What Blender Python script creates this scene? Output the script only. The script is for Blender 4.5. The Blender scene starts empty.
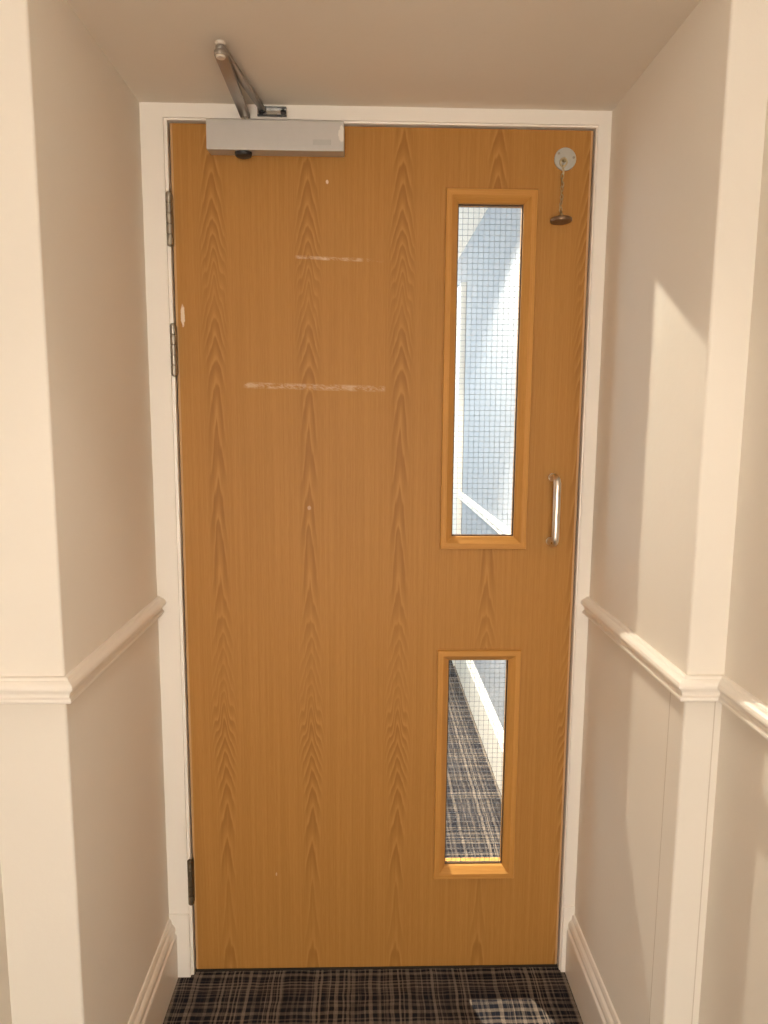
import bpy, bmesh, math, random
from mathutils import Matrix, Vector
random.seed(7)
S = bpy.context.scene
C = S.collection

# ------------------------------------------------------------------ dimensions (metres, door plane y = 0)
W, ZB, ZT = 0.933, 0.008, 2.048           # leaf width, bottom, top
XL, XR, ZC = -0.0593, 0.9672, 2.0835      # recess side walls and soffit
YF = -0.531                               # front of the recess
XLP, XRP = -0.183, 1.031                  # corridor walls on the near side
YBACK = -4.2
ZCN, ZCB = 2.46, 2.335                    # near and far ceilings
YW = 0.11                                 # far face of the door wall
XLB, YEND = -0.42, 6.2                    # far corridor: left wall and end
D0, D1 = 0.9510, 0.9933                    # dado rail

# ------------------------------------------------------------------ node helpers
class NT:
    def __init__(s, name):
        s.m = bpy.data.materials.new(name); s.m.use_nodes = True
        s.t = s.m.node_tree; s.n = s.t.nodes; s.l = s.t.links
        s.n.clear()
        s.out = s.n.new('ShaderNodeOutputMaterial')
    def node(s, typ, **kw):
        n = s.n.new(typ)
        for k, v in kw.items(): setattr(n, k, v)
        return n
    def put(s, sock, v):
        if hasattr(v, 'is_output') or isinstance(v, bpy.types.NodeSocket): s.l.new(v, sock)
        else: sock.default_value = v
    def math(s, op, a, b=0.0, c=None):
        n = s.node('ShaderNodeMath', operation=op)
        s.put(n.inputs[0], a); s.put(n.inputs[1], b)
        if c is not None: s.put(n.inputs[2], c)
        return n.outputs[0]
    def add(s, a, b): return s.math('ADD', a, b)
    def sub(s, a, b): return s.math('SUBTRACT', a, b)
    def mul(s, a, b): return s.math('MULTIPLY', a, b)
    def absv(s, a): return s.math('ABSOLUTE', a)
    def smooth(s, x, a, b, lo=0.0, hi=1.0):
        n = s.node('ShaderNodeMapRange', interpolation_type='SMOOTHSTEP')
        s.put(n.inputs['Value'], x)
        n.inputs['From Min'].default_value = a; n.inputs['From Max'].default_value = b
        n.inputs['To Min'].default_value = lo; n.inputs['To Max'].default_value = hi
        return n.outputs['Result']
    def xyz(s):
        tc = s.node('ShaderNodeTexCoord'); sp = s.node('ShaderNodeSeparateXYZ')
        s.l.new(tc.outputs['Object'], sp.inputs[0])
        return sp.outputs[0], sp.outputs[1], sp.outputs[2], tc.outputs['Object']
    def vec(s, x, y, z):
        n = s.node('ShaderNodeCombineXYZ')
        for i, v in enumerate((x, y, z)): s.put(n.inputs[i], v)
        return n.outputs[0]
    def noise(s, v, scale=1.0, detail=2.0, rough=0.5, dim='3D'):
        n = s.node('ShaderNodeTexNoise', noise_dimensions=dim)
        s.put(n.inputs['W' if dim == '1D' else 'Vector'], v)
        n.inputs['Scale'].default_value = scale; n.inputs['Detail'].default_value = detail
        n.inputs['Roughness'].default_value = rough
        return n.outputs[0]
    def mix(s, f, a, b):
        n = s.node('ShaderNodeMix', data_type='RGBA')
        s.put(n.inputs[0], f)
        for i, v in ((6, a), (7, b)):
            s.put(n.inputs[i], v if isinstance(v, bpy.types.NodeSocket) else (*v, 1.0))
        return n.outputs[2]
    def bsdf(s, col, rough=0.5, metal=0.0, spec=0.5, bump=None, bd=0.001, bs=1.0):
        n = s.node('ShaderNodeBsdfPrincipled')
        s.put(n.inputs['Base Color'], col if isinstance(col, bpy.types.NodeSocket) else (*col, 1.0))
        s.put(n.inputs['Roughness'], rough); n.inputs['Metallic'].default_value = metal
        n.inputs['Specular IOR Level'].default_value = spec
        if bump is not None:
            b = s.node('ShaderNodeBump'); b.inputs['Distance'].default_value = bd
            b.inputs['Strength'].default_value = bs
            s.l.new(bump, b.inputs['Height']); s.l.new(b.outputs[0], n.inputs['Normal'])
        s.l.new(n.outputs[0], s.out.inputs[0])
        return n

def m_paint(name, col, rough, amp=0.03, bd=0.0012, spec=0.3):
    t = NT(name); x, y, z, v = t.xyz()
    big = t.noise(v, 3.0, 3.0, 0.6)
    fine = t.noise(v, 55.0, 4.0, 0.6)
    c = t.mix(big, tuple(k * (1 - amp) for k in col), tuple(min(1, k * (1 + amp)) for k in col))
    t.bsdf(c, rough, 0.0, spec, fine, bd, 0.35)
    return t.m

def m_metal(name, col, rough, amp=0.1, scale=60, metal=1.0):
    t = NT(name); x, y, z, v = t.xyz()
    n = t.noise(v, scale, 3.0, 0.6)
    c = t.mix(n, tuple(k * (1 - amp) for k in col), tuple(min(1, k * (1 + amp)) for k in col))
    t.bsdf(c, t.smooth(n, 0.2, 0.8, rough * 0.85, rough * 1.2), metal)
    return t.m

def m_wood(name, cathedral=True, tint=1.0, marks=False, along='z'):
    """oak foil: repeated flat-sawn columns, straight grain between them, pale pores"""
    t = NT(name); x, y, z, v = t.xyz()
    if along == 'x': x, z = z, x
    P = 0.2118
    # column coordinate u, mirrored around each column centre
    sx = t.add(x, P * 0.5 - 0.0875 + 10 * P)
    u = t.sub(t.math('MODULO', sx, P), P * 0.5)
    colid = t.math('FLOOR', t.math('DIVIDE', sx, P))
    zs = t.add(z, t.mul(t.math('SINE', t.mul(colid, 2.3)), 0.012))
    uw = t.add(u, t.mul(t.sub(t.noise(t.vec(0.0, 0.0, zs), 3.0, 2.0, 0.5), 0.5), 0.016))
    au = t.absv(uw)
    # fine straight grain
    g1 = t.noise(t.vec(t.mul(u, 330.0), 0.0, t.mul(z, 3.0)), 1.0, 3.0, 0.65)
    g2 = t.noise(t.vec(t.mul(u, 95.0), 3.0, t.mul(z, 1.1)), 1.0, 2.0, 0.5)
    g3 = t.noise(t.vec(t.mul(x, 900.0), 7.0, t.mul(z, 26.0)), 1.0, 2.0, 0.6)
    dark = (0.350 * tint, 0.162 * tint, 0.037 * tint)
    lite = (0.432 * tint, 0.214 * tint, 0.055 * tint)
    f = t.add(t.add(t.mul(g1, 0.40), t.mul(g2, 0.45)), t.mul(g3, 0.42))
    base = t.mix(t.smooth(f, 0.42, 0.86), dark, lite)
    if cathedral:
        wob = t.noise(t.vec(t.mul(uw, 70.0), 0.0, t.mul(zs, 9.0)), 1.0, 2.0, 0.5)
        wob2 = t.noise(t.vec(t.mul(au, 40.0), 5.0, t.mul(zs, 5.0)), 1.0, 1.0, 0.5)
        arm = t.math('POWER', t.math('DIVIDE', au, 0.03), 1.35)
        # arches stretch and tighten along the length
        Q = 1.035
        zm = t.sub(t.math('MODULO', t.add(zs, 0.5 * Q - 0.700 + 2 * Q), Q), 0.5 * Q)   # -0.52..0.52 round the knotty zone
        near = t.smooth(t.absv(zm), 0.02, 0.30, 1.0, 0.0)
        core = t.smooth(t.absv(t.add(zm, 0.01)), 0.01, 0.10, 1.0, 0.0)
        zig = t.mul(t.mul(t.math('COSINE', t.mul(uw, 2 * math.pi / 0.026)), core), -0.45)
        steep = t.smooth(near, 0.0, 1.0, 1.9, 2.7)
        g = t.add(t.add(t.add(t.mul(zs, 8.0 / Q), t.smooth(zm, -0.34, 0.34, 0.0, 9.0)), t.mul(arm, steep)),
                  t.add(zig, t.add(t.mul(wob, 0.9), t.mul(wob2, 1.3))))
        saw = t.math('FRACT', g)
        ring = t.mul(t.smooth(saw, 0.10, 0.78), t.smooth(saw, 0.86, 1.0, 1.0, 0.0))
        wid = t.add(t.mul(near, 0.012), 0.020)
        fade = t.smooth(t.math('DIVIDE', au, wid), 0.45, 1.25, 1.0, 0.0)
        gap = t.smooth(t.noise(t.vec(0.0, 21.0, zs), 3.1, 1.0, 0.5), 0.30, 0.52, 0.45, 1.0)
        amt = t.mul(t.mul(fade, gap), t.mul(ring, t.smooth(g3, 0.25, 0.6, 0.55, 1.0)))
        base = t.mix(t.mul(amt, 0.70), base, (0.262 * tint, 0.113 * tint, 0.024 * tint))
        pale = t.mul(t.mul(fade, gap), t.smooth(saw, 0.05, 0.30, 0.55, 0.0))
        base = t.mix(t.mul(pale, 0.5), base, (0.50 * tint, 0.26 * tint, 0.078 * tint))
    rough = 0.5
    if marks:
        def scuff(x0, x1, z0, z1, h, seed, dens=0.5):
            zz = t.sub(z, t.add(t.mul(t.sub(x, x0), (z1 - z0) / (x1 - x0)), z0))
            n = t.noise(t.vec(t.add(t.mul(x, 170.0), t.mul(z, 240.0)), seed, t.mul(z, 260.0)), 1.0, 3.0, 0.7)
            n2 = t.noise(t.vec(t.mul(x, 32.0), seed + 4, t.mul(z, 60.0)), 1.0, 2.0, 0.6)
            band = t.smooth(t.absv(zz), h * 0.35, h, 1.0, 0.0)
            ends = t.mul(t.smooth(x, x0 - 0.004, x0 + 0.006), t.smooth(x, x1 - 0.006, x1 + 0.004, 1.0, 0.0))
            k = t.smooth(t.add(t.mul(n, 0.6), t.mul(n2, 0.6)), dens, dens + 0.22)
            return t.mul(t.mul(band, ends), k)
        def dab(x0, z0, rx, rz, seed):
            q = t.add(t.math('POWER', t.math('DIVIDE', t.sub(x, x0), rx), 2.0), t.math('POWER', t.math('DIVIDE', t.sub(z, z0), rz), 2.0))
            n = t.noise(t.vec(t.mul(x, 260.0), seed, t.mul(z, 150.0)), 1.0, 2.0, 0.6)
            return t.smooth(t.add(q, t.mul(n, 1.2)), 0.9, 1.4, 1.0, 0.0)
        m1 = scuff(0.272, 0.345, 1.7705, 1.7680, 0.0050, 1.0, 0.48)
        m2 = scuff(0.330, 0.422, 1.7680, 1.7660, 0.0052, 9.0, 0.50)
        m3 = scuff(0.432, 0.468, 1.7660, 1.7645, 0.0050, 2.0, 0.56)
        m4 = scuff(0.149, 0.474, 1.4865, 1.4800, 0.0090, 5.0, 0.50)
        m5 = dab(0.0165, 1.640, 0.0060, 0.030, 3.0)
        m6 = dab(0.2985, 1.2030, 0.0060, 0.0065, 4.0)
        m7 = dab(0.3430, 1.9312, 0.0040, 0.0055, 6.0)
        m8 = dab(0.2090, 0.2700, 0.0025, 0.0060, 8.0)
        k = t.mul(t.add(t.add(m1, m2), m3), 0.36)
        k = t.add(k, t.mul(m4, 0.36))
        k = t.add(k, t.add(t.mul(m5, 0.85), t.add(t.mul(m6, 0.30), t.add(t.mul(m7, 0.75), t.mul(m8, 0.3)))))
        k = t.math('MINIMUM', k, 1.0)
        base = t.mix(k, base, (0.78, 0.66, 0.52))
    t.bsdf(base, rough, 0.0, 0.22, g3, 0.0004, 0.25)
    return t.m

def m_carpet():
    t = NT('striped carpet'); x, y, z, v = t.xyz()
    wx = t.add(x, t.mul(t.sub(t.noise(v, 14.0, 2.0), 0.5), 0.010))
    wy = t.add(y, t.mul(t.sub(t.noise(t.vec(t.add(x, 5.0), y, 2.0), 14.0, 2.0), 0.5), 0.010))
    # pinstripes in both directions, uneven, in broad groups
    ax = t.noise(wx, 95.0, 1.0, 0.5, '1D'); ay = t.noise(t.add(wy, 40.0), 95.0, 1.0, 0.5, '1D')
    gx = t.noise(t.add(x, 11.0), 13.0, 1.0, 0.5, '1D'); gy = t.noise(t.add(y, 23.0), 15.0, 1.0, 0.5, '1D')
    brk = t.noise(v, 26.0, 2.0, 0.6)
    sx = t.mul(t.smooth(ax, 0.47, 0.60), t.smooth(t.add(gx, t.mul(brk, 0.35)), 0.48, 0.80, 0.35, 1.0))
    sy = t.mul(t.smooth(ay, 0.47, 0.60), t.smooth(t.add(gy, t.mul(brk, 0.35)), 0.48, 0.80, 0.25, 0.9))
    pile = t.noise(v, 420.0, 3.0, 0.7)
    tan = t.mix(t.noise(v, 18.0, 1.0), (0.210, 0.165, 0.130), (0.290, 0.240, 0.200))
    dk = t.mix(t.noise(v, 9.0, 1.0), (0.006, 0.006, 0.008), (0.016, 0.018, 0.030))
    a = t.math('MINIMUM', t.add(t.mul(sx, 0.75), t.mul(sy, 0.62)), 1.0)
    c = t.mix(t.mul(a, t.smooth(pile, 0.25, 0.65, 0.6, 1.0)), dk, tan)
    t.bsdf(c, 0.95, 0.0, 0.1, pile, 0.004, 0.6)
    return t.m

def m_glass():
    t = NT('clear glass')
    tr = t.node('ShaderNodeBsdfTransparent'); tr.inputs[0].default_value = (0.90, 0.93, 0.92, 1)
    gl = t.node('ShaderNodeBsdfGlossy'); gl.inputs['Roughness'].default_value = 0.02
    lw = t.node('ShaderNodeLayerWeight'); lw.inputs[0].default_value = 0.5
    fac = t.add(t.mul(t.math('POWER', lw.outputs['Facing'], 5.0), 0.7), 0.05)
    mx = t.node('ShaderNodeMixShader')
    t.l.new(fac, mx.inputs[0]); t.l.new(tr.outputs[0], mx.inputs[1]); t.l.new(gl.outputs[0], mx.inputs[2])
    t.l.new(mx.outputs[0], t.out.inputs[0])
    return t.m

def m_emit(name, col, k):
    t = NT(name); e = t.node('ShaderNodeEmission')
    e.inputs[0].default_value = (*col, 1); e.inputs[1].default_value = k
    t.l.new(e.outputs[0], t.out.inputs[0]); return t.m

def m_closer():
    t = NT('satin silver casing'); x, y, z, v = t.xyz()
    n = t.noise(v, 40.0, 3.0, 0.6)
    c = t.mix(n, (0.50, 0.48, 0.46), (0.56, 0.54, 0.52))
    # rubbed pale patch at the right end
    q = t.add(t.math('POWER', t.math('DIVIDE', t.sub(x, 0.3765), 0.0085), 2.0), t.math('POWER', t.math('DIVIDE', t.sub(z, 2.013), 0.020), 2.0))
    k = t.smooth(t.add(q, t.mul(t.noise(v, 160.0, 3.0), 1.3)), 1.0, 1.6, 0.8, 0.0)
    c = t.mix(k, c, (0.80, 0.76, 0.70))
    t.bsdf(c, 0.48, 0.35)
    return t.m

M = dict(
    wall=m_paint('cream wall paint', (0.79, 0.735, 0.66), 0.75),
    ceil=m_paint('ceiling paint', (0.75, 0.68, 0.59), 0.85),
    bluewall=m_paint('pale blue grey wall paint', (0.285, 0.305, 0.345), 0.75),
    whiteceil=m_paint('white ceiling paint', (0.88, 0.81, 0.74), 0.85),
    joint=m_paint('old filler', (0.61, 0.54, 0.46), 0.8),
    gloss=m_paint('white gloss paint', (0.87, 0.82, 0.755), 0.32, 0.02, 0.0008, 0.5),
    wood=m_wood('oak foil', True, 1.0, True),
    bead=m_wood('oak bead upright', False, 1.24),
    beadx=m_wood('oak bead level', False, 1.24, False, 'x'),
    lip=m_paint('pale oak edging', (0.50, 0.31, 0.15), 0.5, 0.08),
    carpet=m_carpet(), glass=m_glass(),
    wire=m_metal('mesh wire', (0.20, 0.21, 0.24), 0.5, 0.1, 60, 0.6),
    closer=m_closer(),
    sticker=m_metal('rubbed sticker', (0.46, 0.45, 0.43), 0.55, 0.1, 200, 0.2),
    arm=m_metal('grey arm steel', (0.36, 0.33, 0.30), 0.38, 0.15, 40, 0.75),
    chrome=m_metal('bright steel', (0.78, 0.75, 0.70), 0.25),
    steel=m_metal('hinge steel', (0.36, 0.33, 0.28), 0.35, 0.3),
    bronze=m_metal('bronzed hinge steel', (0.20, 0.16, 0.11), 0.45, 0.25),
    pin=m_metal('dull pin steel', (0.72, 0.66, 0.58), 0.5, 0.08, 60, 0.4),
    handle=m_metal('satin aluminium', (0.80, 0.74, 0.67), 0.30, 0.05),
    black=m_metal('black plastic', (0.012, 0.012, 0.014), 0.4, 0.2, 60, 0.0),
    nickel=m_metal('dull nickel', (0.50, 0.49, 0.45), 0.5, 0.15, 90, 0.55),
    brass=m_metal('aged brass', (0.50, 0.41, 0.26), 0.38, 0.3),
    brown=m_metal('brown bronze', (0.17, 0.10, 0.055), 0.45, 0.2, 90, 0.5),
    seal=m_paint('brown glazing seal', (0.085, 0.045, 0.020), 0.6),
    dark=m_paint('dark seal', (0.03, 0.022, 0.016), 0.8),
)

# ------------------------------------------------------------------ mesh helpers
def obj(name, bm, mat, parent=None, smooth=False, loc=None):
    bmesh.ops.recalc_face_normals(bm, faces=bm.faces)
    me = bpy.data.meshes.new(name); bm.to_mesh(me); bm.free()
    for m in (mat if isinstance(mat, (list, tuple)) else [mat]): me.materials.append(m)
    if smooth:
        for p in me.polygons: p.use_smooth = True
        me.set_sharp_from_angle(angle=math.radians(38))
    o = bpy.data.objects.new(name, me); C.objects.link(o)
    if parent is not None: o.parent = parent
    return o
def thing(name, label, cat, group=None, o=None, kind=None):
    if o is None:
        o = bpy.data.objects.new(name, None); C.objects.link(o); o.empty_display_size = 0.05
    o['label'] = label; o['category'] = cat
    if group: o['group'] = group
    if kind: o['kind'] = kind
    return o
def struct(name, bm, mat, label, cat, smooth=False):
    o = obj(name, bm, mat, None, smooth); o['kind'] = 'structure'; o['label'] = label; o['category'] = cat
    return o
def B(): return bmesh.new()
def bev(bm, w, seg=2, geom=None):
    bmesh.ops.bevel(bm, geom=(geom if geom is not None else list(bm.edges)), offset=w, segments=seg, profile=0.5, affect='EDGES', clamp_overlap=True)
def box(bm, x0, x1, y0, y1, z0, z1, b=0.0, seg=2):
    t = bmesh.new()
    bmesh.ops.create_cube(t, size=1.0)
    for v in t.verts:
        v.co = Vector((x0 + (v.co.x + .5) * (x1 - x0), y0 + (v.co.y + .5) * (y1 - y0), z0 + (v.co.z + .5) * (z1 - z0)))
    if b: bev(t, b, seg)
    merge(bm, t); return bm
def merge(bm, t):
    me = bpy.data.meshes.new('tmp'); t.to_mesh(me); t.free(); bm.from_mesh(me); bpy.data.meshes.remove(me)
def prism(bm, outline, a, b, axis='z', bevel=0.0, seg=2):
    """closed outline (2-D) extruded along an axis"""
    t = bmesh.new()
    def P(p, k): return {'z': (p[0], p[1], k), 'y': (p[0], k, p[1]), 'x': (k, p[0], p[1])}[axis]
    lo = [t.verts.new(P(p, a)) for p in outline]; hi = [t.verts.new(P(p, b)) for p in outline]
    n = len(outline)
    t.faces.new(lo); t.faces.new(hi[::-1])
    for i in range(n): t.faces.new((lo[i], lo[(i + 1) % n], hi[(i + 1) % n], hi[i]))
    if bevel: bev(t, bevel, seg)
    merge(bm, t); return bm
def lathe(bm, prof, n=32, mat=Matrix.Identity(4)):
    """profile [(r, h)] round local z, then placed by mat"""
    t = bmesh.new(); rings = []
    for r, h in prof:
        if r < 1e-6: rings.append([t.verts.new((0, 0, h))])
        else: rings.append([t.verts.new((r * math.cos(2 * math.pi * i / n), r * math.sin(2 * math.pi * i / n), h)) for i in range(n)])
    for a, b in zip(rings[:-1], rings[1:]):
        for i in range(n):
            j = (i + 1) % n
            vs = [a[i % len(a)], a[j % len(a)], b[j % len(b)], b[i % len(b)]]
            vs = list(dict.fromkeys(vs))
            if len(vs) > 2: t.faces.new(vs)
    if len(rings[0]) > 1: t.faces.new(rings[0][::-1])
    if len(rings[-1]) > 1: t.faces.new(rings[-1])
    bmesh.ops.transform(t, matrix=mat, verts=t.verts)
    merge(bm, t); return bm
def tube(bm, pts, r, n=12, closed=False):
    t = bmesh.new(); P = [Vector(p) for p in pts]; N = len(P); rings = []
    ref = None
    for i in range(N):
        a = P[(i - 1) % N] if (closed or i > 0) else P[i]
        b = P[(i + 1) % N] if (closed or i < N - 1) else P[i]
        d = (b - a).normalized()
        if ref is None:
            ref = d.orthogonal().normalized()
        ref = (ref - d * ref.dot(d)).normalized()
        q = d.cross(ref)
        rr = r[i] if isinstance(r, (list, tuple)) else r
        rings.append([t.verts.new(P[i] + (ref * math.cos(2 * math.pi * k / n) + q * math.sin(2 * math.pi * k / n)) * rr) for k in range(n)])
    m = N if closed else N - 1
    for i in range(m):
        a, b = rings[i], rings[(i + 1) % N]
        for k in range(n): t.faces.new((a[k], a[(k + 1) % n], b[(k + 1) % n], b[k]))
    if not closed:
        t.faces.new(rings[0][::-1]); t.faces.new(rings[-1])
    merge(bm, t); return bm
def sweep(bm, path, prof, side=1):
    """moulding profile (out, z) mitred along a plan polyline; out is to the left of travel * side"""
    t = bmesh.new(); N = len(path); P = [Vector(p) for p in path]; rows = []
    for i in range(N):
        d0 = (P[i] - P[i - 1]).normalized() if i else None
        d1 = (P[i + 1] - P[i]).normalized() if i < N - 1 else None
        n0 = Vector((-d0.y, d0.x)) if d0 else None; n1 = Vector((-d1.y, d1.x)) if d1 else None
        if n0 and n1:
            m = (n0 + n1).normalized(); m = m / m.dot(n0)
        else: m = n0 or n1
        rows.append([t.verts.new((P[i].x + m.x * o * side, P[i].y + m.y * o * side, z)) for o, z in prof])
    k = len(prof)
    for a, b in zip(rows[:-1], rows[1:]):
        for i in range(k): t.faces.new((a[i], a[(i + 1) % k], b[(i + 1) % k], b[i]))
    t.faces.new(rows[0]); t.faces.new(rows[-1][::-1])
    bmesh.ops.recalc_face_normals(t, faces=t.faces)
    merge(bm, t); return bm
def M_dir(p, d):
    """matrix taking local z onto direction d at point p"""
    return Matrix.Translation(p) @ Vector(d).to_track_quat('Z', 'Y').to_matrix().to_4x4()

# ------------------------------------------------------------------ setting: shell
bm = B(); box(bm, XLB - 0.1, 1.4, YBACK - 0.1, YEND + .1, -0.06, 0.0)
struct('floor', bm, M['carpet'], 'dark carpet with grey and tan pinstripe plaid running under the door', 'floor')
bm = B()
box(bm, XL - 0.6, XR + 0.6, YF, YW, ZC, 2.62, 0.004)
struct('ceiling', bm, M['ceil'], 'low cream soffit above the recessed oak door', 'ceiling')
bm = B(); box(bm, XLP - 0.3, XRP + 0.3, YBACK, YF, ZCN, 2.62)
struct('ceiling.001', bm, M['ceil'], 'higher ceiling of the near corridor, in front of the recess', 'ceiling')
bm = B(); box(bm, XLB - 0.05, XR + 0.4, YW, YEND, ZCB, 2.62)
struct('ceiling.002', bm, M['whiteceil'], 'pale ceiling of the corridor behind the glass', 'ceiling')

# left: pilaster block with the recess cheek, then the near corridor wall
bm = B(); prism(bm, [(XL, YW), (XL, YF), (XLP, YF), (XLP, YF + 0.02), (XLB, YF + 0.02), (XLB, YW)], 0, ZC, 'z')
bev(bm, 0.005, 3, [e for e in bm.edges if abs(e.verts[0].co.x - XL) < 1e-4 and abs(e.verts[1].co.x - XL) < 1e-4 and abs(e.verts[0].co.y - YF) < 1e-4 and abs(e.verts[1].co.y - YF) < 1e-4])
struct('wall_left', bm, M['wall'], 'cream wall forming the hinge side of the door recess', 'wall', True)
bm = B(); box(bm, XLP - 0.24, XLP, YBACK, YF + 0.02, 0, ZCN)
struct('wall_west', bm, M['wall'], 'cream corridor wall running out of frame past the left pilaster', 'wall')
# right: recess cheek with its return, filled joints, then the near corridor wall
bm = B(); prism(bm, [(XR, YW), (XR, YF), (XRP, YF), (XRP, YF + 0.02), (XRP + 0.35, YF + 0.02), (XRP + 0.35, YW)], 0, ZC, 'z')
bev(bm, 0.005, 3, [e for e in bm.edges if abs(e.verts[0].co.x - XR) < 1e-4 and abs(e.verts[1].co.x - XR) < 1e-4 and abs(e.verts[0].co.y - YF) < 1e-4 and abs(e.verts[1].co.y - YF) < 1e-4])
struct('wall_right', bm, M['wall'], 'cream wall forming the handle side of the door recess, with a light patch', 'wall', True)
bm = B(); prism(bm, [(XR + .001, -0.4780), (XR - .0003, -0.4775), (XR - .0003, -0.4755), (XR + .001, -0.4750)], 0.160, D0 + .002, 'z')
struct('trim_9', bm, M['joint'], 'thin filled joint line running down the wall below the rail, beside the right pilaster', 'joint')
bm = B(); prism(bm, [(1.0178, YF + .001), (1.0183, YF - .0003), (1.0200, YF - .0003), (1.0205, YF + .001)], 0.160, D0 + .002, 'z')
struct('trim_10', bm, M['joint'], 'thin filled joint line on the front face of the right pilaster', 'joint')
bm = B(); box(bm, XRP, XRP + 0.35, YBACK, YF + 0.02, 0, ZCN)
struct('wall_east', bm, M['wall'], 'cream corridor wall at the right edge, nearer than the pilaster', 'wall')
FX0, FX1, FZ0, FZ1 = -0.16, 0.52, 0.08, 1.75
bm = B(); box(bm, XLP - 0.24, FX0, YBACK - 0.1, YBACK, 0, ZCN); box(bm, FX1, XRP + 0.35, YBACK - 0.1, YBACK, 0, ZCN)
box(bm, FX0, FX1, YBACK - 0.1, YBACK, 0, FZ0); box(bm, FX0, FX1, YBACK - 0.1, YBACK, FZ1, ZCN)
struct('wall_south', bm, M['wall'], 'cream end wall of the near corridor', 'wall')
# far corridor
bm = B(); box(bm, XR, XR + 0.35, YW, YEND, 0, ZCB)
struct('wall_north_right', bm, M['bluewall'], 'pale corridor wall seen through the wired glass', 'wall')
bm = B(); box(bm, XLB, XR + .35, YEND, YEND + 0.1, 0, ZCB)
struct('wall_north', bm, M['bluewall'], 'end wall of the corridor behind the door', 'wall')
WIN = (0.55, 4.6, 0.95, 2.2)
bm = B()
y0, y1, z0, z1 = WIN
box(bm, XLB - 0.1, XLB, YW, y0, 0, ZCB); box(bm, XLB - 0.1, XLB, y1, YEND, 0, ZCB)
box(bm, XLB - 0.1, XLB, y0, y1, 0, z0); box(bm, XLB - 0.1, XLB, y0, y1, z1, ZCB)
struct('wall_north_left', bm, M['wall'], 'window wall of the corridor behind the door', 'wall')
bm = B()
for k in range(5):
    yy = y0 + (y1 - y0 - 0.05) * k / 4
    box(bm, XLB - 0.075, XLB - 0.025, yy, yy + 0.05, z0, z1, 0.003)
for zz in (z0, z1 - 0.05): box(bm, XLB - 0.0751, XLB - 0.0249, y0, y1, zz, zz + 0.05, 0.003)
w = struct('window_1', bm, M['gloss'], 'white window frame lighting the corridor behind the door', 'window')
bm = B(); box(bm, XLB - 0.053, XLB - 0.047, y0 + .02, y1 - .02, z0 + .02, z1 - .02)
obj('pane', bm, M['glass'], w)

# ------------------------------------------------------------------ mouldings
DP = [(0, 0), (.008, 0), (.0105, .0015), (.0125, .004), (.018, .0055), (.0235, .009), (.0265, .0135), (.0268, .0175),
      (.0245, .0200), (.0205, .0210), (.0203, .0228), (.0170, .0250), (.0145, .0290), (.0138, .0335), (.0155, .0355), (.0190, .0370),
      (.0200, .0405), (.0185, .0440), (.0150, .0460), (0, .0460)]
dado = [(p_ * 0.77, D1 - h_ * 0.92) for p_, h_ in DP]
def skirt(h):
    return [(0, h), (.004, h), (.0065, h - .006), (.0075, h - .013), (.012, h - .018), (.0150, h - .025), (.0155, h - .031), (.0135, h - .035), (.0135, h - .039),
            (.0175, h - .043), (.0185, h - .048), (.018, .0), (0, .0)]
# travel so that the room lies on the chosen side
YA = -0.0152
pathL = [(XL, YA), (XL, YF), (XLP, YF), (XLP, YBACK)]
pathR = [(XR, YA), (XR, YF), (XRP, YF), (XRP, YBACK)]
bm = B(); sweep(bm, pathL, dado, 1); struct('trim_1', bm, M['gloss'], 'white dado rail on the hinge side, wrapping the left pilaster', 'dado rail')
bm = B(); sweep(bm, pathR, dado, -1); struct('trim_2', bm, M['gloss'], 'white dado rail on the handle side, stepping around the right pilaster', 'dado rail')
bm = B(); sweep(bm, [(XL, -0.019)] + pathL[1:], skirt(.1637), 1); struct('baseboard_left', bm, M['gloss'], 'white moulded skirting board on the hinge side of the recess', 'skirting board')
bm = B(); sweep(bm, [(XR, -0.019)] + pathR[1:], skirt(.1637), -1); struct('baseboard_right', bm, M['gloss'], 'white moulded skirting board on the handle side of the recess', 'skirting board')
YD = 2.235
bm = B(); sweep(bm, [(XR, YD), (XR, YW + .02)], [(p_, z_ + .014) for p_, z_ in dado], -1); struct('trim_3', bm, M['gloss'], 'white dado rail beyond the door, seen through the tall pane', 'dado rail')
bm = B(); sweep(bm, [(XR, YD), (XR, YW + .02)], skirt(.2175), -1); struct('baseboard_north', bm, M['gloss'], 'white skirting board beyond the door, seen through the short pane', 'skirting board')
# cased opening along the far wall
bm = B()
box(bm, XR - 0.028, XR, YD, YD + 0.09, 0, 2.135, 0.004); box(bm, XR - 0.028, XR, YD + 0.93, YD + 1.02, 0, 2.135, 0.004)
box(bm, XR - 0.0281, XR, YD + .001, YD + 1.019, 2.045, 2.135, 0.004)
struct('trim_4', bm, M['gloss'], 'white architrave of a side door far down the corridor behind the glass', 'architrave')
bm = B(); box(bm, XR - 0.012, XR, YD + .09, YD + .93, 0, 2.045, 0.002)
struct('door_2', bm, M['gloss'], 'white side door far down the corridor behind the glass', 'door')

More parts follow.
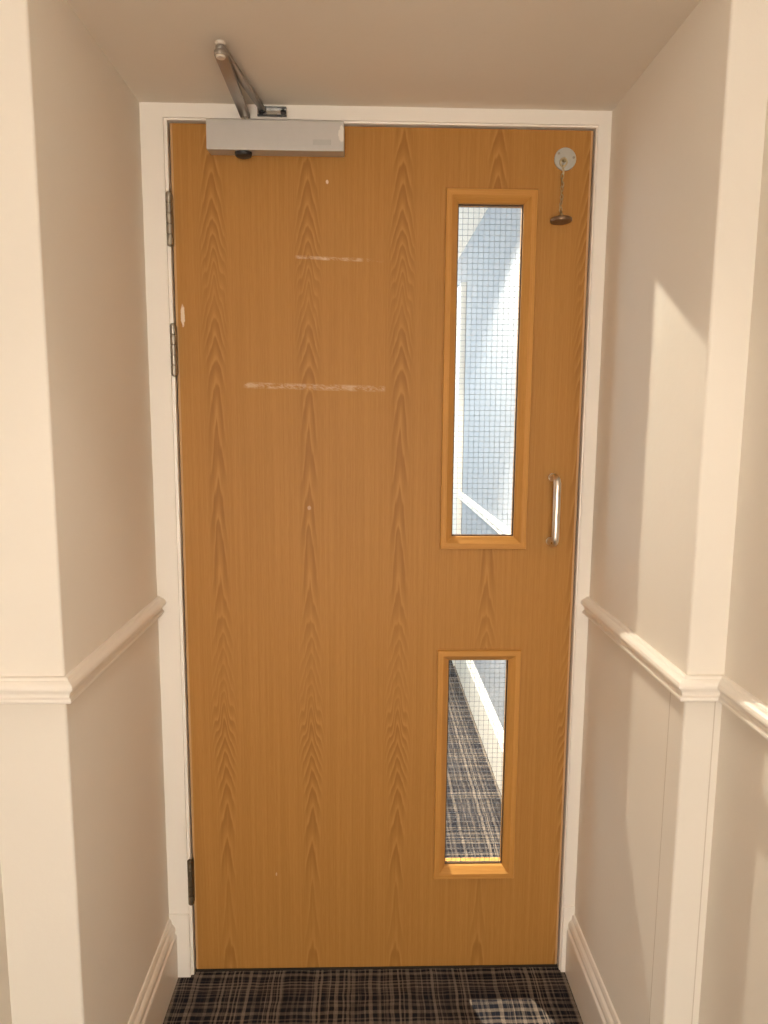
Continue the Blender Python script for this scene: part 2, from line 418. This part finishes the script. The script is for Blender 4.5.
# door frame: jambs, head, inner beads and stops, all one frame
bm = B()
FY = -0.015
IL, IR, IT = -0.0100, W + 0.0055, ZT + 0.0065     # inner edges of the flat face
prism(bm, [(XL, FY), (IL, FY), (IL, FY + .005), (-.003, FY + .0055), (-.003, .046), (.010, .046), (.010, .062), (-.012, .062), (-.012, YW), (XL, YW)], 0, ZC, 'z')
prism(bm, [(XR, FY), (IR, FY), (IR, FY + .005), (W + .003, FY + .0055), (W + .003, .046), (W - .010, .046), (W - .010, .062), (W + .012, .062), (W + .012, YW), (XR, YW)], 0, ZC, 'z')
prism(bm, [(FY + .0004, ZC), (FY + .0004, IT), (FY + .005, IT), (FY + .0058, ZT + .0030), (.046, ZT + .003), (.046, ZT - .010), (.062, ZT - .010), (.062, ZT + .02), (YW, ZT + .02), (YW, ZC)], XL + .001, XR - .001, 'x')
struct('trim_5', bm, M['gloss'], 'white painted frame around the oak door', 'door frame')
bm = B()
box(bm, XL, IL + .0005, FY - .0035, FY, 0, 0.1755, 0.0015); struct('trim_6', bm, M['gloss'], 'white plinth block at the foot of the hinge jamb', 'plinth block')
bm = B()
box(bm, IR - .0005, XR, FY - .0035, FY, 0, 0.1835, 0.0015); struct('trim_7', bm, M['gloss'], 'white plinth block at the foot of the handle jamb', 'plinth block')
bm = B()
box(bm, -.0028, W + .0028, .0005, .045, 0.0, 0.0045)
struct('trim_8', bm, M['dark'], 'dark threshold strip under the oak door', 'threshold')

# ------------------------------------------------------------------ the door
HX0, HX1 = 0.6245, 0.7975
ZL = (0.2735, 0.8415); ZU = (1.124, 1.9045)
T = 0.044
door = thing('door_1', 'oak veneered fire door with two wired glass panels, scuff marks and a pull handle', 'door', kind='structure')
bm = B()
xs = [0.0055, HX0, HX1, W - 0.0055]; zs = [ZB, ZL[0], ZL[1], ZU[0], ZU[1], ZT]
solid = {(i, j): not (i == 1 and j in (1, 3)) for i in range(3) for j in range(5)}
vc = {}
def V(x, y, z):
    k = (round(x, 5), round(y, 5), round(z, 5))
    if k not in vc: vc[k] = bm.verts.new(k)
    return vc[k]
for (i, j), s in solid.items():
    if not s: continue
    xa, xb, za, zb = xs[i], xs[i + 1], zs[j], zs[j + 1]
    bm.faces.new([V(xa, 0, za), V(xb, 0, za), V(xb, 0, zb), V(xa, 0, zb)])
    bm.faces.new([V(xa, T, za), V(xa, T, zb), V(xb, T, zb), V(xb, T, za)])
    for (di, dj, A, Bp) in ((-1, 0, (xa, za), (xa, zb)), (1, 0, (xb, za), (xb, zb)), (0, -1, (xa, za), (xb, za)), (0, 1, (xa, zb), (xb, zb))):
        if not solid.get((i + di, j + dj), False):
            bm.faces.new([V(A[0], 0, A[1]), V(Bp[0], 0, Bp[1]), V(Bp[0], T, Bp[1]), V(A[0], T, A[1])])
obj('leaf', bm, M['wood'], door)
for a, b, c in ((0.0, 0.0055, -1), (W - 0.0055, W, 1)):
    bm = B()
    if c < 0: prism(bm, [(a + .0012, 0.0), (b, -.0002), (b, T), (a, T), (a, .0012)], ZB, ZT, 'z')
    else: prism(bm, [(a, -.0002), (b - .0016, 0.0), (b, .0016), (b, T), (a, T)], ZB, ZT, 'z')
    o = obj('edge_lipping', bm, M['lip'], door); o['label'] = 'pale oak lipping along the door edge'

# glazing: mitred beads both sides, pane, wire mesh
def mitre_frame(bm, x0, x1, z0, z1, prof, which):
    """profile (inset, y) round a rectangle; which selects uprights or rails"""
    t = bmesh.new()
    cor = [(x0, z0, 1, 1), (x1, z0, -1, 1), (x1, z1, -1, -1), (x0, z1, 1, -1)]
    rows = [[(cx + sx * i, y, cz + sz * i) for i, y in prof] for cx, cz, sx, sz in cor]
    for k in range(4):
        if (k % 2 == 0) != (which == 'rails'): continue
        a = [t.verts.new(p) for p in rows[k]]; b = [t.verts.new(p) for p in rows[(k + 1) % 4]]
        n = len(prof)
        for i in range(n): t.faces.new((a[i], a[(i + 1) % n], b[(i + 1) % n], b[i]))
        t.faces.new(a); t.faces.new(b[::-1])
    bmesh.ops.recalc_face_normals(t, faces=t.faces)
    merge(bm, t)
GY = 0.020
front = [(0, 0.0005), (0, -.0065), (.0015, -.0085), (.0135, -.0085), (.0150, -.0075), (.0275, .0050), (.0285, .0065), (.0285, GY - .003), (.0165, GY - .003), (.0165, .0005)]
back = [(i, T - y) for i, y in front[:5]] + [(.0275, T - .005), (.0285, T - .0065), (.0285, GY + .003), (.0165, GY + .003), (.0165, T - .0005)]
def vision(name, label, x0, x1, z0, z1):
    p = bpy.data.objects.new(name, None); C.objects.link(p); p.parent = door; p['label'] = label
    p.empty_display_size = .05
    bm = B(); mitre_frame(bm, x0, x1, z0, z1, front, 'uprights'); mitre_frame(bm, x0, x1, z0, z1, back, 'uprights'); obj('bead_upright', bm, M['bead'], p)
    bm = B(); mitre_frame(bm, x0, x1, z0, z1, front, 'rails'); mitre_frame(bm, x0, x1, z0, z1, back, 'rails'); obj('bead_rail', bm, M['beadx'], p)
    gk = [(.0280, GY - .0075), (.0310, GY - .0070), (.0312, GY - .0031), (.0280, GY - .0031)]
    bm = B(); mitre_frame(bm, x0, x1, z0, z1, gk, 'uprights'); mitre_frame(bm, x0, x1, z0, z1, gk, 'rails')
    o = obj('gasket', bm, M['seal'], p); o['label'] = 'thin dark brown glazing gasket'
    bm = B(); box(bm, x0 + .020, x1 - .020, GY - .003, GY + .003, z0 + .020, z1 - .020); obj('pane', bm, M['glass'], p)
    bm = B(); g = 0.0123; r = 0.00032
    xa, xb, za, zb = x0 + .0285, x1 - .0285, z0 + .0285, z1 - .0285
    n = int((xb - xa) / g); off = (xb - xa - n * g) / 2
    for k in range(n + 1): box(bm, xa + off + k * g - r, xa + off + k * g + r, GY - r, GY + r, za, zb)
    n = int((zb - za) / g); off = (zb - za - n * g) * .4
    for k in range(n + 1): box(bm, xa, xb, GY - r * .9, GY + r * .9, za + off + k * g - r, za + off + k * g + r)
    obj('wire_mesh', bm, M['wire'], p)
vision('vision_panel', 'tall wired glass panel in the upper half of the door', .6075, .8130, 1.1065, 1.9208)
vision('vision_panel.001', 'short wired glass panel in the lower half of the door', .6065, .8110, .2563, .8568)

# pull handle
bm = B(); hx, ht, hb, pr, R0 = 0.8710, 1.2780, 1.1255, 0.046, 0.017
pts = [(hx, 0.0, ht), (hx, -pr + R0, ht)]
for k in range(1, 8):
    a = math.pi / 2 * k / 8; pts.append((hx, -pr + R0 - R0 * math.sin(a), ht - R0 + R0 * math.cos(a)))
pts += [(hx, -pr, ht - R0), (hx, -pr, (ht + hb) / 2), (hx, -pr, hb + R0)]
for k in range(1, 8):
    a = math.pi / 2 * k / 8; pts.append((hx, -pr + R0 - R0 * math.cos(a), hb + R0 - R0 * math.sin(a)))
pts += [(hx, -pr + R0, hb), (hx, 0.0, hb)]
tube(bm, pts, 0.0085, 20)
h = obj('pull_handle', bm, M['handle'], door, True); h['label'] = 'satin metal D-shaped pull handle'
for zz in (ht, hb):
    bm = B(); lathe(bm, [(.0094, 0), (.0096, .0008), (.0090, .0018), (.0085, .0020)], 24, M_dir((hx, 0, zz), (0, -1, 0)))
    obj('handle_rose', bm, M['handle'], h, True)

# hinges: knuckle barrel in five segments, two leaves, finial caps
def hinge(z0, z1, mat, label):
    bm = B(); hxx, hy, r = -0.0033, -0.0125, 0.0071
    n = 5; s = (z1 - z0) / n
    o = bpy.data.objects.new('hinge', None); C.objects.link(o); o.parent = door; o['label'] = label; o.empty_display_size = .02
    for k in range(n):
        a = z0 + k * s + .0006; b = z0 + (k + 1) * s - .0006
        lathe(bm, [(r - .0008, a), (r, a + .0008), (r, b - .0008), (r - .0008, b)], 20, Matrix.Translation((hxx, hy, 0)))
    lathe(bm, [(.0042, z0), (.0042, z1)], 14, Matrix.Translation((hxx, hy, 0)))
    lathe(bm, [(.0052, z1 - .0005), (.0052, z1 + .0012), (.0030, z1 + .0026), (0, z1 + .0030)], 16, Matrix.Translation((hxx, hy, 0)))
    lathe(bm, [(0, z0 - .0030), (.0030, z0 - .0026), (.0052, z0 - .0012), (.0052, z0 + .0005)], 16, Matrix.Translation((hxx, hy, 0)))
    obj('knuckle', bm, mat, o, True)
    for sx in (-1, 1):
        bm = B(); xa = hxx + (-.0058 if sx < 0 else .0035)
        box(bm, xa, xa + .0022, hy + .001, .03, z0 + .001, z1 - .001, .0004)
        obj('hinge_leaf', bm, mat, o)
hinge(1.7895, 1.9000, M['steel'], 'steel hinge nearest the top of the door')
hinge(1.5065, 1.6180, M['steel'], 'steel hinge below the topmost hinge')
hinge(.2000, .3180, M['bronze'], 'bronzed hinge near the foot of the door')

# ------------------------------------------------------------------ door closer
clo = thing('door_closer', 'silver overhead door closer with folded arm, fixed at the top of the oak door', 'door closer')
bm = B(); prism(bm, [(0.0, 1.9835), (-.0475, 1.9785), (-.0490, 1.980), (-.0485, 2.0385), (-.0475, 2.040), (0.0, 2.040)], .0895, .3815, 'x', .0012, 2)
cov = obj('cover', bm, M['closer'], clo)
bm = B(); box(bm, .3155, .3535, -.0495, -.0485, 1.9905, 2.0015, .0004); o = obj('sticker', bm, M['sticker'], cov); o['label'] = 'small rubbed grey sticker'
bm = B(); lathe(bm, [(.0185, -.0005), (.0185, -.005), (.0165, -.0085), (.010, -.0105), (0, -.011)], 28, Matrix.Translation((.1640, -.027, 1.9812)))
o = obj('valve_cap', bm, M['black'], clo, True); o['label'] = 'round black cap under the closer'
px, py = .1690, -.0250
bm = B(); lathe(bm, [(.0085, 2.0395), (.0085, 2.0550), (.0070, 2.0565)], 24, Matrix.Translation((px, py, 0)))
obj('spindle', bm, M['chrome'], clo, True)
ex, ey = .1695, -.2860
def bar(a, b, wa, wb, z0a, z0b, th, bevel=.0012):
    """flat bar between plan points a and b with rounded ends, sloping"""
    bm = B(); A = Vector(a); Bv = Vector(b); d = (Bv - A).normalized(); n = Vector((-d.y, d.x)); out = []
    for k in range(9):
        t_ = math.pi / 2 + math.pi * k / 8; out.append((A + (d * math.cos(t_) + n * math.sin(t_)) * wa / 2, 0))
    for k in range(9):
        t_ = -math.pi / 2 + math.pi * k / 8; out.append((Bv + (d * math.cos(t_) + n * math.sin(t_)) * wb / 2, 1))
    L = (Bv - A).length
    lo, hi = [], []
    for p, e in out:
        s = (p - A).dot(d) / L; z = z0a + (z0b - z0a) * s
        lo.append(bm.verts.new((p.x, p.y, z))); hi.append(bm.verts.new((p.x, p.y, z + th)))
    m = len(out); bm.faces.new(lo); bm.faces.new(hi[::-1])
    for i in range(m): bm.faces.new((lo[i], lo[(i + 1) % m], hi[(i + 1) % m], hi[i]))
    bmesh.ops.recalc_face_normals(bm, faces=bm.faces)
    bev(bm, bevel, 2, [e for e in bm.edges if abs((e.verts[0].co - e.verts[1].co).normalized().z) < .5])
    return bm
bm = bar((px, py), (ex, ey), .0210, .0235, 2.0520, 2.0520, .0075)
obj('main_arm', bm, M['arm'], clo, True)
sx, sy = .2060, -.0275
bm = bar((ex, ey), (sx, sy), .0175, .0125, 2.0615, 2.0655, .0070)
obj('forearm', bm, M['arm'], clo, True)
bm = B(); lathe(bm, [(0, 2.0475), (.0072, 2.0480), (.0085, 2.0495), (.0085, 2.0520), (.0065, 2.0520), (.0065, 2.0685), (.0098, 2.0690), (.0098, 2.0745), (.007, 2.076), (0, 2.0765)], 24, Matrix.Translation((ex, ey, 0)))
o = obj('elbow_pin', bm, M['pin'], clo, True); o['label'] = 'pale elbow pin joining the two arms'
sh = B(); box(sh, .1935, .2580, FY - .0025, FY + .0002, 2.0580, 2.0762, .0012)
shoe = obj('frame_bracket', sh, M['chrome'], clo)
bm = B(); box(bm, .1945, .2570, FY - .0105, FY - .002, 2.0735, 2.0760, .0008); box(bm, .1945, .2570, FY - .0085, FY - .002, 2.0580, 2.0604, .0008)
obj('bracket_flange', bm, M['black'], shoe)
for xx in (.2020, .2500):
    bm = B(); lathe(bm, [(.0062, 0), (.0062, .0022), (.0040, .0042), (0, .0046)], 18, M_dir((xx, FY - .002, 2.0668), (0, -1, 0)))
    obj('screw', bm, M['black'], shoe, True)
bm = B(); lathe(bm, [(.0055, 2.0630), (.0055, 2.0745), (.0040, 2.0755)], 18, Matrix.Translation((sx, sy, 0)))
obj('bracket_pin', bm, M['black'], shoe, True)

# ------------------------------------------------------------------ chained retainer disc
ch = thing('chain_keeper', 'metal disc with short chain and hanging brown plug, beside the tall glass panel', 'chain keeper')
dx, dz = .8715, 1.9868
bm = B(); lathe(bm, [(.0245, 0), (.0245, .0015), (.0235, .0028), (.0120, .0034), (.0, .0036)], 40, M_dir((dx, 0, dz), (0, -1, 0)))
disc = obj('disc', bm, M['nickel'], ch, True)
for ax, az in ((.0185, .003), (-.0150, .0110), (-.0035, -.0185)):
    bm = B(); lathe(bm, [(.0028, .0015), (.0028, .0036), (.0012, .0046), (0, .0047)], 14, M_dir((dx + ax, 0, dz + az), (0, -1, 0)))
    obj('screw', bm, M['steel'], disc, True)
bm = B(); tube(bm, [(dx - .005 + .0072 * math.cos(a), -.0075 - .002 * math.sin(a), dz - .0085 + .0078 * math.sin(a)) for a in [2 * math.pi * k / 20 for k in range(20)]], .0022, 10, True)
lathe(bm, [(.0052, 0), (.0048, .0060), (.0030, .0085), (0, .0090)], 18, M_dir((dx - .003, -.001, dz - .003), (0, -1, 0)))
obj('ring', bm, M['brass'], ch, True)
bm = B(); zt, zb = dz - .0165, 1.8735; n = 11; cx0, cx1 = dx - .0055, dx - .0080
for k in range(n):
    f = (k + .5) / n; zc = zt + (zb - zt) * f; xc = cx0 + (cx1 - cx0) * f + .0012 * math.sin(k * 1.9); hh = (zt - zb) / n * .70
    pts = []
    for j in range(14):
        a = 2 * math.pi * j / 14; o_ = .0027 * math.cos(a)
        tw = k * 1.2 + .5
        pts.append((xc + o_ * math.cos(tw), -.0085 + o_ * math.sin(tw), zc + hh * math.sin(a)))
    tube(bm, pts, .0010, 6, True)
obj('chain', bm, M['brass'], ch, True)
capc = Vector((dx - .0105, -.0262, 1.8515))
tilt = Matrix.Translation(capc) @ Matrix.Rotation(math.radians(-1.5), 4, 'Y') @ Matrix.Rotation(math.radians(-1), 4, 'X')
bm = B(); lathe(bm, [(0, -.0060), (.019, -.0058), (.0225, -.0048), (.0238, -.0020), (.0235, .0018), (.0200, .0040), (.0090, .0060), (0, .0064)], 36, tilt)
o = obj('plug', bm, M['brown'], ch, True); o['label'] = 'round brown plug hanging on the chain'
bm = B(); tube(bm, [capc + Vector((0, 0, .005)), capc + Vector((0, .004, .012)), Vector((dx - .0085, -.0150, 1.8710)), Vector((dx - .0080, -.0090, 1.8745))], [.0032, .0030, .0022, .0014], 10)
lathe(bm, [(0, -.0030), (.0026, -.0022), (.0034, 0), (.0026, .0022), (0, .0030)], 14, Matrix.Translation(capc + Vector((0, -.002, .0100))))
obj('plug_eye', bm, M['brass'], ch, True)

# ------------------------------------------------------------------ lamps and added fill lights
WARM = (1.0, 0.90, 0.77)
def downlight(x, y, zc, label, spot, energy, col, angle, blend=0.35, r=0.028, beam=0.0):
    t = thing('downlight', label, 'ceiling light')
    bm = B(); lathe(bm, [(.036, zc - .002), (.036, zc - .010), (.046, zc - .010), (.050, zc - .006), (.050, zc - .0002), (.036, zc - .0002)], 36, Matrix.Translation((x, y, 0)))
    obj('rim', bm, M['gloss'], t, True)
    bm = B(); lathe(bm, [(.034, zc - .0035), (.034, zc - .0015)], 32, Matrix.Translation((x, y, 0)))
    obj('lens', bm, m_emit('lamp lens', col, 6.0), t)
    L = bpy.data.lights.new('downlight bulb', 'SPOT'); L.energy = energy; L.color = col; L.spot_size = math.radians(angle); L.spot_blend = blend; L.shadow_soft_size = r
    o = bpy.data.objects.new('bulb', L); C.objects.link(o); o.parent = t; o.location = (x, y, zc - .030)
    if not beam: return
    L = L.copy(); L.energy = energy * beam; L.spot_size = math.radians(70); L.spot_blend = .75      # the reflector's narrow beam
    o = bpy.data.objects.new('reflector beam', L); C.objects.link(o); o.parent = t; o.location = (x, y, zc - .030)
LX, LY = 0.394, 0.68
downlight(LX, LY, ZCB, 'small round downlight in the ceiling just behind the door', True, 155.0, (1.0, 0.86, 0.70), 136, .22, .012, 4.4)
downlight(0.50, -0.98, ZCN, 'small round downlight in the near corridor ceiling, just in front of the recess', True, 15.0, WARM, 84, .4, .055)

t = thing('fill_globe', 'added glowing fill globe, out of view in the corridor behind the door', 'fill light')  # globe added to warm the far ceiling; no such lamp known here
gx, gy, gz = 0.25, 3.0, 1.98
bm = B(); lathe(bm, [(.048, ZCB - .0002), (.048, ZCB - .020), (.010, ZCB - .034), (.004, ZCB - .036), (.004, gz + .105), (.030, gz + .100), (.030, gz + .092), (.0, gz + .090)], 28, Matrix.Translation((gx, gy, 0)))
obj('stem', bm, M['chrome'], t, True)
bm = B(); lathe(bm, [(.10 * math.sin(math.pi * k / 20), gz - .10 * math.cos(math.pi * k / 20)) for k in range(21)], 32, Matrix.Translation((gx, gy, 0)))
obj('globe', bm, m_emit('opal globe', (1.0, 0.77, 0.56), 95.0), t, True)

def panel(y, z, energy, label, x=.43, sz=(.60, .60)):
    t = thing('light_panel', label, 'ceiling light')
    bm = B()
    a, b = sz[0] / 2, sz[1] / 2
    for (p, q, r_, s) in ((-a - .02, a + .02, -b - .02, -b), (-a - .02, a + .02, b, b + .02), (-a - .02, -a, -b, b), (a, a + .02, -b, b)):
        box(bm, x + p, x + q, y + r_, y + s, z - .012, z, .002)
    obj('panel_frame', bm, M['gloss'], t)
    bm = B(); box(bm, x - a, x + a, y - b, y + b, z - .006, z - .002)
    obj('diffuser', bm, m_emit('diffuser', WARM, energy), t)
panel(-1.75, ZCN, 3.4, 'square warm ceiling panel light above the near corridor, closest to the door')
panel(-3.20, ZCN, 2.5, 'square warm ceiling panel light farther from the door')

# glowing pane in a window frame, added unseen for low frontal fill light
bm = B()
for a, b, c, d in ((FX0, FX0 + .05, FZ0, FZ1), (FX1 - .05, FX1, FZ0, FZ1), (FX0 + .05, FX1 - .05, FZ0, FZ0 + .05), (FX0 + .05, FX1 - .05, FZ1 - .05, FZ1), (FX0 + .05, FX1 - .05, 1.00, 1.04)):
    box(bm, a, b, YBACK - .07, YBACK - .02, c, d, .003)
w = struct('fill_window', bm, M['gloss'], 'added glowing fill window, unseen in the end wall of the near corridor', 'window')
bm = B(); box(bm, FX0 + .04, FX1 - .04, YBACK - .05, YBACK - .045, FZ0 + .04, FZ1 - .04)
obj('fill_pane', bm, m_emit('fill pane glow', (1.0, 0.92, 0.81), 24.0), w)

# daylight beyond, through the far corridor's window
wd = bpy.data.worlds.new('sky'); S.world = wd; wd.use_nodes = True
bg = wd.node_tree.nodes['Background']; bg.inputs[0].default_value = (0.70, 0.84, 1.0, 1); bg.inputs[1].default_value = 8.0
L = bpy.data.lights.new('window portal', 'AREA'); L.shape = 'RECTANGLE'; L.size = y1 - y0; L.size_y = z1 - z0; L.cycles.is_portal = True
o = bpy.data.objects.new('window portal', L); C.objects.link(o)
o.matrix_world = Matrix.Translation((XLB - .11, (y0 + y1) / 2, (z0 + z1) / 2)) @ Matrix(((0, 0, -1, 0), (1, 0, 0, 0), (0, -1, 0, 0), (0, 0, 0, 1)))

# ------------------------------------------------------------------ camera (solved from the door's corners)
cam = bpy.data.cameras.new('camera'); cam.sensor_fit = 'VERTICAL'; cam.sensor_height = 24.0; cam.lens = 703.4 / 1024 * 24.0
co = bpy.data.objects.new('camera', cam); C.objects.link(co); S.camera = co
p, y, r = (math.radians(v) for v in (-7.6774, -1.5189, -0.4099))
Rz = Matrix.Rotation(y, 3, 'Z'); Rx = Matrix.Rotation(p, 3, 'X'); Ry = Matrix.Rotation(r, 3, 'Y')
R = Rz @ Rx @ Ry
Mx = Matrix((R.col[0], R.col[2], -R.col[1])).transposed().to_4x4()
Mx.translation = (0.4306, -1.6448, 1.4157)
co.matrix_world = Mx
cam.clip_start = 0.02

S.view_settings.view_transform = 'Standard'; S.view_settings.look = 'None'
S.view_settings.gamma = 1.0; S.view_settings.use_curve_mapping = False
S.view_settings.exposure = 0.0
S.cycles.use_denoising = True
S.cycles.max_bounces = 10; S.cycles.diffuse_bounces = 6; S.cycles.transparent_max_bounces = 12
S.cycles.sample_clamp_indirect = 4.0; S.cycles.caustics_reflective = False; S.cycles.caustics_refractive = False
